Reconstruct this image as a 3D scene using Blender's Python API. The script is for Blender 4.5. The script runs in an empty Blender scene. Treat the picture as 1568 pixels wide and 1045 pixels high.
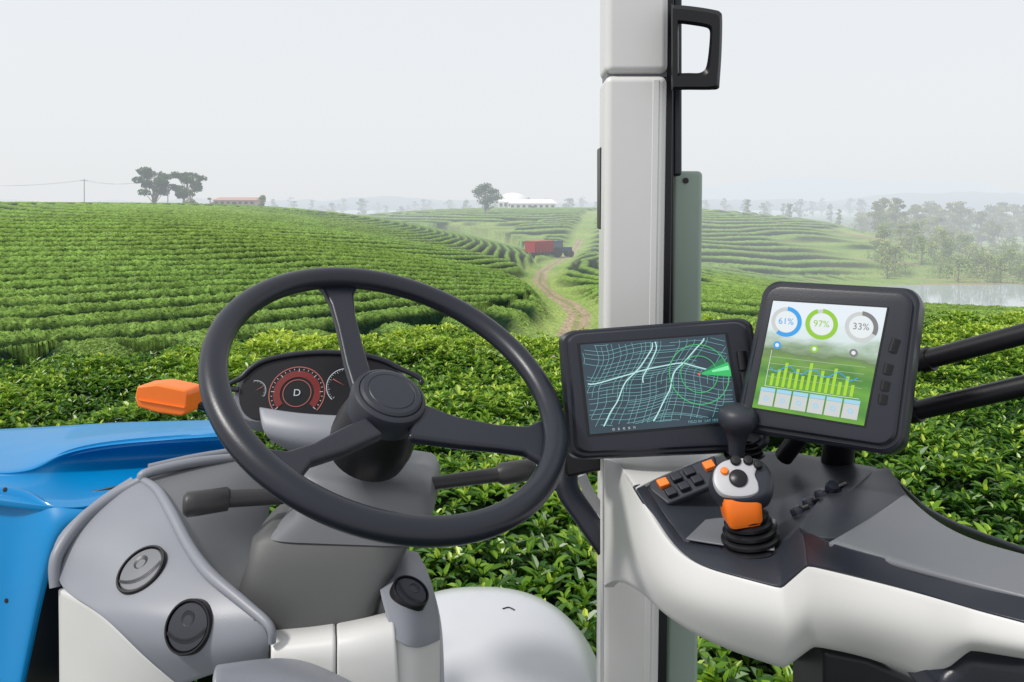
import bpy, math, random
import numpy as np
from mathutils import Vector, Matrix
random.seed(3); rng=np.random.default_rng(5)
F=1220.0; CZ=2.6
SC=bpy.context.scene
COL=SC.collection
CAM=Vector((0,0,CZ))
def P(px,py,d): return Vector(((px-784)/F*d, d, CZ+(315-py)/F*d))
class Pl:
    def __init__(s,px,py,d,n,o=None): s.o=P(px,py,d) if o is None else o; s.n=Vector(n).normalized()
    def at(s,px,py,off=0):
        r=Vector(((px-784)/F,1,(315-py)/F)); t=s.n.dot(s.o-CAM)/s.n.dot(r)
        return CAM+r*t+s.n*off
def hit(px,py):
    SC.view_layers[0].update(); dg=bpy.context.evaluated_depsgraph_get()
    r=Vector(((px-784)/F,1,(315-py)/F)).normalized()
    ok,loc,nor,*_=SC.ray_cast(dg,CAM+r*.05,r)
    if nor.dot(r)>0: nor=-nor
    return loc,nor
# ---------------- materials
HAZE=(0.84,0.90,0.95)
def nt(name):
    m=bpy.data.materials.new(name); m.use_nodes=True; t=m.node_tree; b=t.nodes['Principled BSDF']; return m,t,b
def haze(t,L=350.0,m=None,start=60.0):  # painted aerial haze: pale emission mixed in with distance from the origin
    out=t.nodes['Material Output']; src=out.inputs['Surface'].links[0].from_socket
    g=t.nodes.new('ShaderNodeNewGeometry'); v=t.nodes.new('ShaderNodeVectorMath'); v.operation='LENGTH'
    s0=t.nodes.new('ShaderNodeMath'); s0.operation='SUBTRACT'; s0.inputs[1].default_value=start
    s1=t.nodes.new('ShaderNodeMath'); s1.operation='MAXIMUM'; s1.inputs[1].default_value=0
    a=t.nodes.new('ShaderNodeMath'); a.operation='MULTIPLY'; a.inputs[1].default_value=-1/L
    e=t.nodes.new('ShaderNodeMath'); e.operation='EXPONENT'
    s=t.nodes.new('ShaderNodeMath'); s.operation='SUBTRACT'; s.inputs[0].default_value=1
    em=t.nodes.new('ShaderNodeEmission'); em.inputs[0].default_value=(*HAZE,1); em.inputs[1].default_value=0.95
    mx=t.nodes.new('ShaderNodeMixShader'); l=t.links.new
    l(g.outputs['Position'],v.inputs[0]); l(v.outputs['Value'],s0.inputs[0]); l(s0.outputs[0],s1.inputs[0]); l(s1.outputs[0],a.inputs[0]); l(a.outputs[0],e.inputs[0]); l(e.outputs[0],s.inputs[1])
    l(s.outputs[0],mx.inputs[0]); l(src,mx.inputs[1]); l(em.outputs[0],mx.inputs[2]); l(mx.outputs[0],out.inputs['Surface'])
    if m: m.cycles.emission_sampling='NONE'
def plastic(name,c,rough=0.45,bump=0.08,scale=900,var=0.06,metal=0,hz=False,coat=0,spec=.5):
    m,t,b=nt(name); l=t.links.new
    tc=t.nodes.new('ShaderNodeNewGeometry')
    n=t.nodes.new('ShaderNodeTexNoise'); n.inputs['Scale'].default_value=9; n.inputs['Detail'].default_value=5
    l(tc.outputs['Position'],n.inputs['Vector'])
    cr=t.nodes.new('ShaderNodeMix'); cr.data_type='RGBA'
    cr.inputs[6].default_value=(*[x*(1-var) for x in c],1); cr.inputs[7].default_value=(*[min(1,x*(1+var)) for x in c],1)
    l(n.outputs['Fac'],cr.inputs[0]); l(cr.outputs[2],b.inputs['Base Color'])
    mr=t.nodes.new('ShaderNodeMapRange'); mr.inputs[3].default_value=rough-0.08; mr.inputs[4].default_value=rough+0.10
    l(n.outputs['Fac'],mr.inputs[0]); l(mr.outputs[0],b.inputs['Roughness'])
    b.inputs['Metallic'].default_value=metal; b.inputs['Coat Weight'].default_value=coat; b.inputs['Specular IOR Level'].default_value=spec
    if bump>0:
        n2=t.nodes.new('ShaderNodeTexNoise'); n2.inputs['Scale'].default_value=scale; l(tc.outputs['Position'],n2.inputs['Vector'])
        bp=t.nodes.new('ShaderNodeBump'); bp.inputs['Strength'].default_value=bump; bp.inputs['Distance'].default_value=0.001
        l(n2.outputs['Fac'],bp.inputs['Height']); l(bp.outputs[0],b.inputs['Normal'])
    if hz: haze(t,m=m)
    return m
def emis(name,c,s=1.0):
    m,t,b=nt(name); b.inputs['Base Color'].default_value=(0.01,0.01,0.01,1); b.inputs['Roughness'].default_value=0.25
    b.inputs['Emission Color'].default_value=(*c,1); b.inputs['Emission Strength'].default_value=s; m.cycles.emission_sampling='NONE'; return m
DARK=plastic('dark_plastic',(0.011,0.013,0.021),0.33,.12,spec=.42)
DARK2=plastic('charcoal_plastic',(0.022,0.025,0.034),0.42,.15,spec=.38)
BLACK=plastic('black_rubber',(0.006,0.006,0.008),0.36,spec=.35)
LGREY=plastic('light_grey_plastic',(0.195,0.205,0.235),0.42,.15)
MGREY=plastic('mid_grey_plastic',(0.125,0.130,0.145),0.45,.15)
CGREY=plastic('shroud_grey_plastic',(0.135,0.14,0.152),0.42,.15)
KGREY=plastic('column_grey_plastic',(0.070,0.072,0.073),0.5,.15,spec=.4)
WHITE=plastic('warm_white_paint',(0.55,0.548,0.54),0.36,0.04,400,0.05)
FEND=plastic('fender_paint',(0.50,0.51,0.54),0.3,0.02,300,0.04,coat=0.3)
BLUE=plastic('blue_paint',(0.0,0.19,0.46),0.36,0.0,1,0.08,coat=0.15,spec=.22)
ORANGE=plastic('orange_plastic',(0.85,0.17,0.01),0.4)
SAGE=plastic('sage_green_paint',(0.27,0.34,0.29),0.4)
BTNW=plastic('pale_grey_plastic',(0.38,0.38,0.40),0.4)
LEVER=plastic('lever_brown_grey',(0.035,0.034,0.036),0.42,spec=.38)
# ---------------- mesh helpers
def link(o): COL.objects.link(o); return o
def mkobj(name,vs,fs,mat,smooth=True,sharp=35):
    me=bpy.data.meshes.new(name); me.from_pydata([tuple(v) for v in vs],[],fs); me.update()
    o=link(bpy.data.objects.new(name,me))
    for m in (mat if isinstance(mat,(list,tuple)) else [mat]): me.materials.append(m)
    if smooth:
        me.shade_smooth()
        if sharp: me.set_sharp_from_angle(angle=math.radians(sharp))
    return o
def fixn(o):
    import bmesh
    bm=bmesh.new(); bm.from_mesh(o.data); bmesh.ops.recalc_face_normals(bm,faces=bm.faces); bm.to_mesh(o.data); bm.free(); return o
def bev(o,w,seg=3):
    b=o.modifiers.new('b','BEVEL'); b.width=w; b.segments=seg; b.limit_method='ANGLE'; b.angle_limit=math.radians(30)
    o.data.shade_smooth(); wn=o.modifiers.new('w','WEIGHTED_NORMAL'); wn.keep_sharp=False
    return o
def loft(name,loops,mat,closed=False,sharp=40):
    n=len(loops[0]); vs=[v for L in loops for v in L]; fs=[]
    K=len(loops)
    for k in range(K if closed else K-1):
        a=k*n; b=((k+1)%K)*n
        for i in range(n):
            j=(i+1)%n; fs.append((a+i,a+j,b+j,b+i))
    if not closed: fs.append(tuple(range(n))[::-1]); fs.append(tuple(range((K-1)*n,K*n)))
    return fixn(mkobj(name,vs,fs,mat,True,sharp))
def frame(n):
    n=n.normalized(); a=Vector((1,0,0)) if abs(n.x)<0.8 else Vector((0,0,1))
    e1=(a-n*a.dot(n)).normalized(); return e1,n.cross(e1)
def circ(c,n,r,N=32,r2=None):
    e1,e2=frame(n); r2=r2 or r
    return [c+e1*r*math.cos(2*math.pi*i/N)+e2*r2*math.sin(2*math.pi*i/N) for i in range(N)]
def lathe(name,c,n,prof,mat,N=40,sharp=40):
    n=n.normalized(); return loft(name,[circ(c+n*h,n,max(r,1e-4),N) for r,h in prof],mat,sharp=sharp)
def tube(name,pts,rads,mat,N=16,sm=True,flat=1.0):
    pts=[Vector(p) for p in pts]
    if sm and len(pts)>2:
        q=[];rr=[]
        for i in range(len(pts)-1):
            p0=pts[max(i-1,0)];p1=pts[i];p2=pts[i+1];p3=pts[min(i+2,len(pts)-1)]
            for k in range(6):
                t=k/6; q.append(0.5*((2*p1)+(p2-p0)*t+(2*p0-5*p1+4*p2-p3)*t*t+(3*p1-p0-3*p2+p3)*t**3)); rr.append(rads[i]*(1-t)+rads[i+1]*t)
        q.append(pts[-1]); rr.append(rads[-1]); pts,rads=q,rr
    e1=None; loops=[]
    for i,p in enumerate(pts):
        d=(pts[min(i+1,len(pts)-1)]-pts[max(i-1,0)]).normalized()
        if e1 is None: e1,_=frame(d)
        e1=(e1-d*e1.dot(d)).normalized(); e2=d.cross(e1); r=rads[i]
        loops.append([p+e1*r*math.cos(2*math.pi*k/N)+e2*r*flat*math.sin(2*math.pi*k/N) for k in range(N)])
    return loft(name,loops,mat,sharp=60)
def ring(name,c,n,R,r,mat,N=128,M=24,flat=1.0):
    e1,e2=frame(n); n=n.normalized(); loops=[]
    for i in range(N):
        a=2*math.pi*i/N; d=e1*math.cos(a)+e2*math.sin(a)
        loops.append([c+d*(R+r*math.cos(2*math.pi*k/M))+n*(r*flat*math.sin(2*math.pi*k/M)) for k in range(M)])
    return loft(name,loops,mat,closed=True,sharp=None)
def prism(name,front,off,mat,bw=0.004,seg=3):
    n=len(front); vs=list(front)+[v+Vector(off) for v in front]
    fs=[tuple(range(n)),tuple(range(n,2*n))[::-1]]+[(i,(i+1)%n,n+(i+1)%n,n+i) for i in range(n)]
    o=fixn(mkobj(name,vs,fs,mat,False)); 
    if bw: bev(o,bw,seg)
    return o
def patch(name,rows,mat,sub=3,thick=0.008,off=(0,0,0),crease=None):
    R=len(rows);C=len(rows[0]); vs=[P(*p)+Vector(off) for r in rows for p in r]
    fs=[(i*C+j,(i+1)*C+j,(i+1)*C+j+1,i*C+j+1) for i in range(R-1) for j in range(C-1)]
    o=mkobj(name,vs,fs,mat,True,None)
    if crease:
        cr=o.data.attributes.new('crease_edge','FLOAT','EDGE')
        for e in o.data.edges:
            a,b=e.vertices
            for kind,idx,val in crease:
                if kind=='r' and a//C==idx and b//C==idx: cr.data[e.index].value=val
                if kind=='c' and a%C==idx and b%C==idx: cr.data[e.index].value=val
    s=o.modifiers.new('s','SUBSURF'); s.levels=sub; s.render_levels=sub; s.boundary_smooth='PRESERVE_CORNERS'
    if thick:
        t=o.modifiers.new('t','SOLIDIFY'); t.thickness=thick; t.offset=-1
        b=o.modifiers.new('b','BEVEL'); b.width=thick*0.35; b.segments=2; b.limit_method='ANGLE'; b.angle_limit=math.radians(50)
    return o
def box(name,c,size,mat,M=None,bw=0.0):
    x,y,z=[s/2 for s in size]; c=Vector(c)
    vs=[c+Vector((sx*x,sy*y,sz*z)) for sx in(-1,1) for sy in(-1,1) for sz in(-1,1)]
    if M: vs=[M@v for v in vs]
    fs=[(0,1,3,2),(4,6,7,5),(0,4,5,1),(2,3,7,6),(0,2,6,4),(1,5,7,3)]
    o=fixn(mkobj(name,vs,fs,mat,False))
    if bw: bev(o,bw,2)
    return o
def group(name,parts):
    e=link(bpy.data.objects.new(name,None)); e.empty_display_size=0.1
    for p in parts:
        if p: p.parent=e
    return e
def text(name,s,pos,e1,e2,n,size,mat):
    cu=bpy.data.curves.new(name,'FONT'); cu.body=s; cu.size=size; cu.align_x='CENTER'; cu.align_y='CENTER'
    cu.materials.append(mat); o=link(bpy.data.objects.new(name,cu))
    M=Matrix((e1,e2,n)).transposed().to_4x4(); M.translation=pos; o.matrix_world=M; return o
def ribbons(name,lines,w,n,mat,closed=False):
    vs=[];fs=[]
    for L in lines:
        b=len(vs)
        for i,p in enumerate(L):
            d=(L[min(i+1,len(L)-1)]-L[max(i-1,0)]); s=n.cross(d).normalized()*w/2; vs+= [p-s,p+s]
        for i in range(len(L)-1): fs.append((b+2*i,b+2*i+2,b+2*i+3,b+2*i+1))
    return mkobj(name,vs,fs,mat,False)
def arc(name,c,e1,e2,r0,r1,a0,a1,mat,N=40):
    vs=[];fs=[]
    for i in range(N+1):
        a=math.radians(a0+(a1-a0)*i/N); d=e1*math.sin(a)+e2*math.cos(a); vs+=[c+d*r0,c+d*r1]
    for i in range(N): fs.append((2*i,2*i+1,2*i+3,2*i+2))
    return mkobj(name,vs,fs,mat,False)
# ================= DASHBOARD CONSOLE (first, so vents can be seated on it)
A=[[(203,740,1.10),(215,737,1.10),(240,742,1.09)],[(128,792,1.06),(190,772,1.06),(262,778,1.04)],[(88,850,1.02),(185,830,1.0),(290,832,0.99)],[(84,903,1.0),(190,895,0.95),(322,880,0.93)],[(150,932,0.93),(240,935,0.9),(400,945,0.875)],[(213,1002,0.9),(290,1000,.87),(415,985,.87)],[(275,1052,.9),(330,1030,.88),(410,1012,.88)]]
B=[[(214,735,1.11),(300,710,1.15),(395,697,1.18)],[(258,775,1.045),(330,760,1.1),(425,740,1.15)],[(288,830,.995),(340,830,1.06),(405,820,1.12)],[(320,878,.935),(365,885,1.0),(395,880,1.06)],[(398,943,.88),(412,950,.92),(420,955,.95)]]
c=[patch('vent_cowl',A,LGREY),patch('inner_cowl',B,CGREY)]
c.append(tube('cowl_ridge',[P(*p) for p in [(214,733,1.11),(240,750,1.08),(262,785,1.035),(290,838,.98),(322,880,.93),(375,925,.89),(412,958,.868),(417,985,.865)]],[.005,.006,.007,.007,.007,.006,.005,.004],LGREY,12))
c.append(tube('cowl_rail',[P(*p) for p in [(84,900,1.0),(88,850,1.015),(128,795,1.055),(180,757,1.09),(215,737,1.105),(225,725,1.11),(300,708,1.145),(385,699,1.18)]],[.006,.008,.009,.008,.007,.007,.007,.006],LGREY,12))
c.append(tube('cowl_outer_lip',[P(*p) for p in [(86,880,1.04),(98,826,1.07),(150,775,1.11),(205,738,1.14)]],[.008]*4,LGREY,12))
c.append(tube('cowl_back_rail',[P(*p) for p in [(228,718,1.16),(300,702,1.2),(375,690,1.24)]],[.007]*3,LGREY,12))
c.append(patch('side_panel',[[(88,902,1.003),(150,930,.937),(213,1000,.907),(277,1050,.9)],[(89,980,1.0),(150,1000,.94),(213,1050,.91),(277,1080,.91)],[(90,1130,1.0),(150,1130,.95),(213,1130,.93),(277,1130,.92)]],WHITE))
c.append(patch('front_panel_left',[[(414,962,.93),(470,958,.93),(513,952,.93)],[(414,974,.862),(470,970,.86),(513,964,.86)],[(413,1050,.855),(470,1050,.855),(513,1050,.855)],[(413,1130,.855),(470,1130,.855),(513,1130,.855)]],WHITE))
c.append(patch('front_panel_right',[[(515,952,.93),(560,944,.93),(600,935,.94)],[(515,964,.86),(560,955,.86),(604,946,.865)],[(515,1050,.855),(560,1050,.855),(612,1050,.865)],[(515,1130,.855),(560,1130,.855),(612,1130,.865)]],WHITE))
c.append(patch('vent_pod',[[(585,856,1.0),(608,838,1.01),(640,846,1.02)],[(578,893,.94),(625,880,.94),(664,893,.97)],[(588,930,.9),(635,925,.9),(672,945,.95)],[(600,968,.875),(636,985,.87),(673,962,.93)],[(604,978,.872),(636,999,.868),(674,980,.928)]],LGREY))
c.append(patch('pod_panel',[[(600,970,.878),(636,992,.875),(675,972,.934)],[(604,1050,.875),(636,1050,.873),(675,1050,.932)],[(604,1130,.875),(636,1130,.873),(675,1130,.932)]],WHITE))
c.append(patch('pod_side',[[(640,850,1.03),(652,866,1.2)],[(664,899,.975),(676,940,1.2)],[(673,960,.938),(680,1000,1.2)],[(675,1130,.933),(682,1130,1.2)]],LGREY))
c.append(patch('knee_pad',[[(330,1018,.80),(440,1001,.86),(500,1022,.85),(575,1062,.82)],[(326,1030,.76),(430,1030,.78),(500,1050,.78),(570,1080,.78)],[(330,1130,.75),(430,1130,.76),(500,1130,.77),(570,1130,.77)]],LGREY))
def vent(px,py,rp,roll=0):
    o,n=hit(px,py); r=rp/F*o.y; o=o+n*.001
    c.append(lathe('vent_ring',o,n,[(r,-0.02),(r,0.0015),(r*.97,0.003),(r*.91,0.003),(r*.89,-.001)],BLACK,48,25))
    c.append(lathe('vent_flap',o,n,[(r*.87,-0.015),(r*.87,0.0002),(r*.83,0.0015),(0,0.0028)],MGREY if rp==39 and px<250 else DARK2,48,25))
    a,b=frame(n); a,b=a*math.cos(roll)+b*math.sin(roll),b*math.cos(roll)-a*math.sin(roll)
    for kk,bb in ((-.1,-.35),(-.16,-.38)):
        c.append(ribbons('vent_slot',[[o+n*.0034+a*r*.84*t+b*r*(kk+bb*(1-t*t)) for t in np.linspace(-1,1,20)]],0.0011,n,BLACK))
    c.append(lathe('vent_dimple',o+n*.001+b*r*.3,n,[(r*.28,0),(r*.28,.0018),(r*.2,.0013),(0,.001)],DARK,24,25))
vent(217,873,39,.35); vent(289,960,39,.1); vent(628,908,30,-.5)
group('dashboard_console',c)
# ================= STEERING WHEEL
wn=Vector((.369,-.408,.835)).normalized()
WP=Pl(605,588,0.923,wn); wc=WP.o; DISH=.024
HW_=Pl(0,0,0,wn,o=wc-wn*DISH)
hubc=HW_.o
parts=[ring('rim',wc,wn,0.2015,0.0147,DARK,flat=0.95)]
def spoke(nm,rimpt,pts):
    R=WP.at(*rimpt); axis=(R-wc); axis.normalize(); side=wn.cross(axis)
    d=(R-wn*.004)-(hubc-wn*.002); d.normalize(); pn=d.cross(side).normalized()
    if pn.y>0: pn=-pn
    pl=Pl(0,0,0,pn,o=hubc-wn*.002)
    return prism(nm,[pl.at(x,y) for x,y in pts],-pn*0.013,DARK,0.005,4)
parts.append(spoke('spoke_top',(514,428),[(474,421),(514,424),(557,419),(550,434),(543,452),(546,482),(558,530),(576,592),(545,605),(530,555),(518,500),(508,464),(496,440)]))
parts.append(spoke('spoke_right',(843,672),[(636,612),(700,636),(760,648),(806,651),(836,638),(852,664),(846,712),(829,704),(806,690),(760,684),(700,678),(625,668)]))
parts.append(spoke('spoke_left',(420,708),[(560,636),(520,655),(480,676),(440,688),(392,682),(416,722),(460,748),(466,724),(480,706),(530,690),(590,664)]))
parts.append(lathe('hub',hubc,wn,[(0.044,-0.022),(0.0455,0.0),(0.0435,0.006),(0.040,0.0085),(0.0385,0.0088),(0.0378,0.0075),(0.037,0.0100),(0.034,0.012),(0.029,0.0125),(0.028,0.0118),(0.0270,0.0127),(0.0,0.0132)],DARK2,48,25))
parts.append(lathe('hub_skirt',hubc,wn,[(0.042,-0.015),(0.046,-0.028),(0.050,-0.045),(0.051,-0.065),(0.048,-0.085)],BLACK,40))
group('steering_wheel',parts)
# ================= STEERING COLUMN
def sect(l,r,py,d,t,dpy=0,N=48,p=7):
    c=P((l+r)/2,py,d); a=(r-l)/2/F*d; L=[]
    for i in range(N):
        th=2*math.pi*i/N; cx=math.copysign(abs(math.cos(th))**(2/p),math.cos(th)); sy=math.copysign(abs(math.sin(th))**(2/p),math.sin(th))
        L.append(c+Vector((a*cx,t*sy,-cx*dpy/F*d)))
    return L
up=loft('upper_shroud',[sect(498,650,702,1.035,0.05,8),sect(482,664,708,1.03,0.066,10),sect(476,669,720,1.025,0.072,12),sect(478,672,742,1.02,0.073,10),sect(466,666,768,1.015,0.072,6),sect(428,647,798,1.012,0.07,4)],CGREY,sharp=50)
lo=loft('lower_shroud',[sect(430,640,780,1.02,0.062,0),sect(404,638,803,1.01,0.068,3),sect(398,620,835,1.0,.068,4),sect(386,594,880,.99,.075,8),sect(396,584,925,.985,.075,10),sect(410,580,950,.98,.075,12),sect(420,574,990,.98,.07,12)],KGREY,sharp=50)
st1=tube('stalk_left',[P(435,760,1.0),P(350,764,.97)],[.0095,.0105],LEVER,20,False)
st1b=tube('stalk_left_grip',[P(352,764,.971),P(348,764,.97),P(300,771,.955),P(286,773,.95),P(281,773.5,.949)],[.0105,.0142,.0148,.0148,.011],LEVER,24,False)
st2=tube('stalk_right',[P(650,742,1.0),P(770,726,1.03)],[.008,.0095],LEVER,20,False)
st2b=tube('stalk_right_grip',[P(762,727,1.03),P(768,726,1.03),P(812,719,1.045),P(818,718,1.047)],[.0105,.014,.014,.010],LEVER,24,False)
group('steering_column',[up,lo,st1,st1b,st2,st2b])
# ================= INSTRUMENT CLUSTER
cn=Vector((0.12,-0.82,0.5)).normalized(); CP=Pl(495,595,1.14,cn)
def smooth_loop(pts,N=64):
    n=len(pts); out=[]
    for k in range(N):
        t=k*n/N; i=int(t); f=t-i; p=[pts[(i+j-1)%n] for j in range(4)]
        out.append(tuple(0.5*((2*p[1][a])+(p[2][a]-p[0][a])*f+(2*p[0][a]-5*p[1][a]+4*p[2][a]-p[3][a])*f*f+(3*p[1][a]-p[0][a]-3*p[2][a]+p[3][a])*f**3) for a in (0,1)))
    return out
ol=smooth_loop([(360,618),(368,582),(398,556),(445,545),(500,541),(560,546),(605,562),(630,592),(634,632),(570,645),(470,640),(385,645)])
def sc(L,s,cx=497,cy=595): return [(cx+(x-cx)*s,cy+(y-cy)*s) for x,y in L]
pod=loft('pod',[[CP.at(x,y,-0.09) for x,y in sc(ol,.7)],[CP.at(x,y,-0.06) for x,y in sc(ol,.98)],[CP.at(x,y,-0.01) for x,y in sc(ol,1.03)],[CP.at(x,y,0.0) for x,y in sc(ol,1.0)],[CP.at(x,y,-0.002) for x,y in sc(ol,.965)]],LGREY,sharp=30)
pf=loft('gauge_panel',[[CP.at(x,y,-0.01) for x,y in sc(ol,.96,cy=590)],[CP.at(x,y,0.0012) for x,y in sc(ol,.95,cy=590)]],BLACK)
pts=[CP.at(x,y,0.003) for x,y in smooth_loop([(366,598),(372,578),(400,556),(445,545),(500,541),(560,546),(605,562),(632,592)],64)[:56]]
brow=tube('brow',pts,[0.004]*len(pts),DARK,10,False)
RED=emis('gauge_red',(0.20,0.010,0.008),.8); REDB=emis('gauge_rim_red',(0.42,0.12,0.10),.8); WLT=emis('gauge_white',(0.7,0.75,0.8),.7)
e1=(CP.at(510,595)-CP.at(490,595)).normalized(); e2=cn.cross(e1)
g=[pod,pf,brow]
def gauge(px,py,r,mat,a0,a1,nm,red=False):
    c=CP.at(px,py,.0022); s=r/F*1.14
    g.append(arc(nm+'_ring',c,e1,e2,s*.96,s,a0,a1,mat))
    if red: 
        g.append(arc(nm+'_band',c,e1,e2,s*.60,s*.84,a0,a1,RED)); g.append(arc(nm+'_inner',c,e1,e2,s*.48,s*.51,0,360,mat))
    for k in range(25):
        a=a0+(a1-a0)*k/24; g.append(arc(nm+'_tick',c+cn*.0004,e1,e2,s*(.80 if k%4==0 else .87),s*.92,a-.7,a+.7,WLT,2))
gauge(455,603,42,REDB,-130,130,'tachometer',True); gauge(528,592,28,WLT,-140,80,'speedometer'); gauge(390,600,17,WLT,-10,120,'fuel_gauge'); gauge(575,592,22,WLT,-60,130,'temperature_gauge')
g.append(text('gear_letter','D',CP.at(455,603,.003),e1,e2,cn,0.014,WLT))
for px_,py_,ang in ((528,592,-60),(390,600,60)):
    q=CP.at(px_,py_,.003); g.append(arc('needle',q,e1,e2,.001,.02 if px_>400 else .012,ang-2.5,ang+2.5,REDB,2))
neck=patch('neck',[[(396,622,1.09),(460,633,1.075),(540,636,1.07)],[(398,645,1.07),(460,655,1.05),(560,665,1.05)],[(404,672,1.06),(455,690,1.045),(560,700,1.045)],[(440,690,1.1),(500,712,1.09),(560,720,1.09)]],LGREY)
g.append(neck); group('instrument_cluster',g)
# ================= HOOD
hd=[patch('top_skin',[[(-160,664,1.95),(60,655,1.95),(140,649,1.92),(200,646,1.9),(345,643,1.8)],[(-160,690,1.72),(20,697,1.66),(90,680,1.66),(160,668,1.66),(350,661,1.62)],
   [(-160,712,1.56),(42,732,1.50),(72,702,1.57),(150,680,1.62),(353,668,1.60)],[(-160,716,1.55),(52,738,1.50),(86,712,1.60),(158,690,1.67),(356,676,1.68)],
   [(-160,730,1.5),(62,756,1.46),(110,742,1.56),(175,722,1.66),(358,700,1.70)],[(-160,738,1.46),(64,768,1.40),(140,768,1.44),(214,736,1.52),(362,704,1.62)],[(-160,742,1.44),(72,778,1.38),(142,780,1.41),(222,742,1.50),(366,712,1.60)]],BLUE,3,.01,crease=[('r',2,.5),('r',5,.5)]),
 patch('side_skin',[[(-160,742,1.45),(0,742,1.44),(45,752,1.42),(80,779,1.39),(142,781,1.40)],[(-160,800,1.42),(0,800,1.41),(40,805,1.40),(78,815,1.36),(96,800,1.38)],[(-160,900,1.40),(-10,900,1.39),(25,900,1.38),(62,900,1.34),(68,905,1.36)],[(-160,1130,1.38),(-60,1130,1.37),(-10,1130,1.36),(18,1130,1.33),(22,1130,1.36)]],BLUE,3,.01),
 patch('gap_shade_sheet',[[(60,770,1.48),(220,735,1.5)],[(0,1150,1.48),(220,1150,1.4)]],BLACK,1,.005)]  # black sheet added to stand in for the shaded gap beside the hood
for x,y in ((8,750),(10,920)):
    o,n=hit(x,y); hd.append(lathe('bolt',o,n,[(.004,-.01),(.004,.001),(0,.0015)],BLACK,16))
group('tractor_hood',hd)
sl=prism('lens',[P(x,y,1.42) for x,y in [(209,592),(240,589),(284,598),(288,604),(285,634),(277,638),(240,633),(210,624),(206,608)]],(0.01,.05,0),ORANGE,.004,4)
s2=tube('bracket',[P(280,620,1.45),P(310,622,1.47),P(345,640,1.55)],[.008,.008,.008],BLACK,10)
s3=prism('housing',[P(x,y,1.46) for x,y in [(212,596),(282,601),(282,632),(212,620)]],(0.01,.04,0),BLACK,.004)
s4=prism('lens_rib',[P(x,y,1.417) for x,y in [(212,612),(282,624),(282,626),(212,614)]],(0.0,.01,0),ORANGE,.0006)
group('turn_signal_lamp',[sl,s2,s3,s4])
# ================= FENDER
c0=P(728,1120,1.45)
vs=[];fs=[];NU,NV=60,24
e=lambda v,p:math.copysign(abs(v)**p,v)
for jj in range(NV+1):
    ph=math.pi/2*jj/NV
    for i in range(NU):
        th=2*math.pi*i/NU
        rr=abs(math.cos(ph))**.8
        vs.append(c0+Vector((0.25*rr*e(math.cos(th),.85),0.30*rr*e(math.sin(th),.85),0.205*math.sin(ph)**.9)))
for jj in range(NV):
    for i in range(NU): fs.append((jj*NU+i,jj*NU+(i+1)%NU,(jj+1)*NU+(i+1)%NU,(jj+1)*NU+i))
f1=fixn(mkobj('shell',vs,fs,FEND,True,None))
sk=loft('skirt',[circ(c0+Vector((0,0,.01)),Vector((0,0,1)),.245,40,.29),circ(c0-Vector((0,0,.4)),Vector((0,0,1)),.245,40,.29)],FEND)
hh_=[hit(x,y) for x,y in ((770,933),(779,931),(788,935))]
f2=tube('badge',[q+n*.0005 for q,n in hh_],[.0015]*3,BLACK,8)
group('tractor_fender',[f1,f2,sk])
# ================= PILLAR
def bar(nm,x0,x1,y0,y1,d,dep,mat,bw,x0b=None,x1b=None):
    x0b=x0 if x0b is None else x0b; x1b=x1 if x1b is None else x1b
    return prism(nm,[P(x0,y0,d),P(x1,y0,d),P(x1b,y1,d),P(x0b,y1,d)],(0.0,dep,0),mat,bw,4)
pp=[bar('upper_cover',928,1026,-160,112,1.25,.09,WHITE,.012,927,1024),
    bar('seam',930,1022,110,118,1.262,.07,MGREY,.0),
    bar('lower_cover',927,1023,115,1150,1.25,.09,WHITE,.012,921,1008),
    bar('face_rib',1000,1010,122,1150,1.2488,.02,WHITE,.0012,984,994),
    bar('rubber_seal',1022,1034,-160,1150,1.262,.09,BLACK,.003,1004,1020),
    bar('door_frame',1030,1045,-160,270,1.29,.05,DARK,.006),
    bar('door_frame_rear',1024,1032,100,500,1.285,.05,BLACK,.003),
    bar('outer_trim',919,924,225,352,1.3,.05,BLACK,.003)]
group('cab_pillar',pp)
gp=bar('post',1030,1077,262,1150,1.34,.06,SAGE,.008,1018,1068)
gh=lathe('bolt_hole',P(1050,277,1.339),Vector((0,-1,0)),[(.005,-.003),(.005,.001),(0,.0015)],BLACK,16)
group('door_post',[gp,gh])
def frame_loop(o,i,d0,dep,mat,nm):
    O=smooth_loop(o,72); I=smooth_loop(i,72)
    return loft(nm,[[P(x,y,d0+dep) for x,y in O],[P(x,y,d0+.006) for x,y in O],[P((x*.8+a*.2),(y*.8+b*.2),d0) for (x,y),(a,b) in zip(O,I)],[P((x*.2+a*.8),(y*.2+b*.8),d0) for (x,y),(a,b) in zip(O,I)],[P(x,y,d0+.006) for x,y in I],[P(x,y,d0+dep) for x,y in I]],mat,closed=True,sharp=30)
h=frame_loop([(1028,12),(1032,8),(1060,10),(1092,15),(1103,19),(1106,30),(1105,80),(1102,126),(1100,136),(1088,138),(1055,138),(1032,138),(1028,134),(1028,75)],
             [(1040,40),(1042,37),(1060,39),(1078,42),(1085,45),(1087,53),(1085,80),(1082,100),(1078,108),(1070,112),(1055,112),(1042,112),(1040,108),(1040,75)],1.2,.035,BLACK,'loop')
group('grab_handle',[h])
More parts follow.
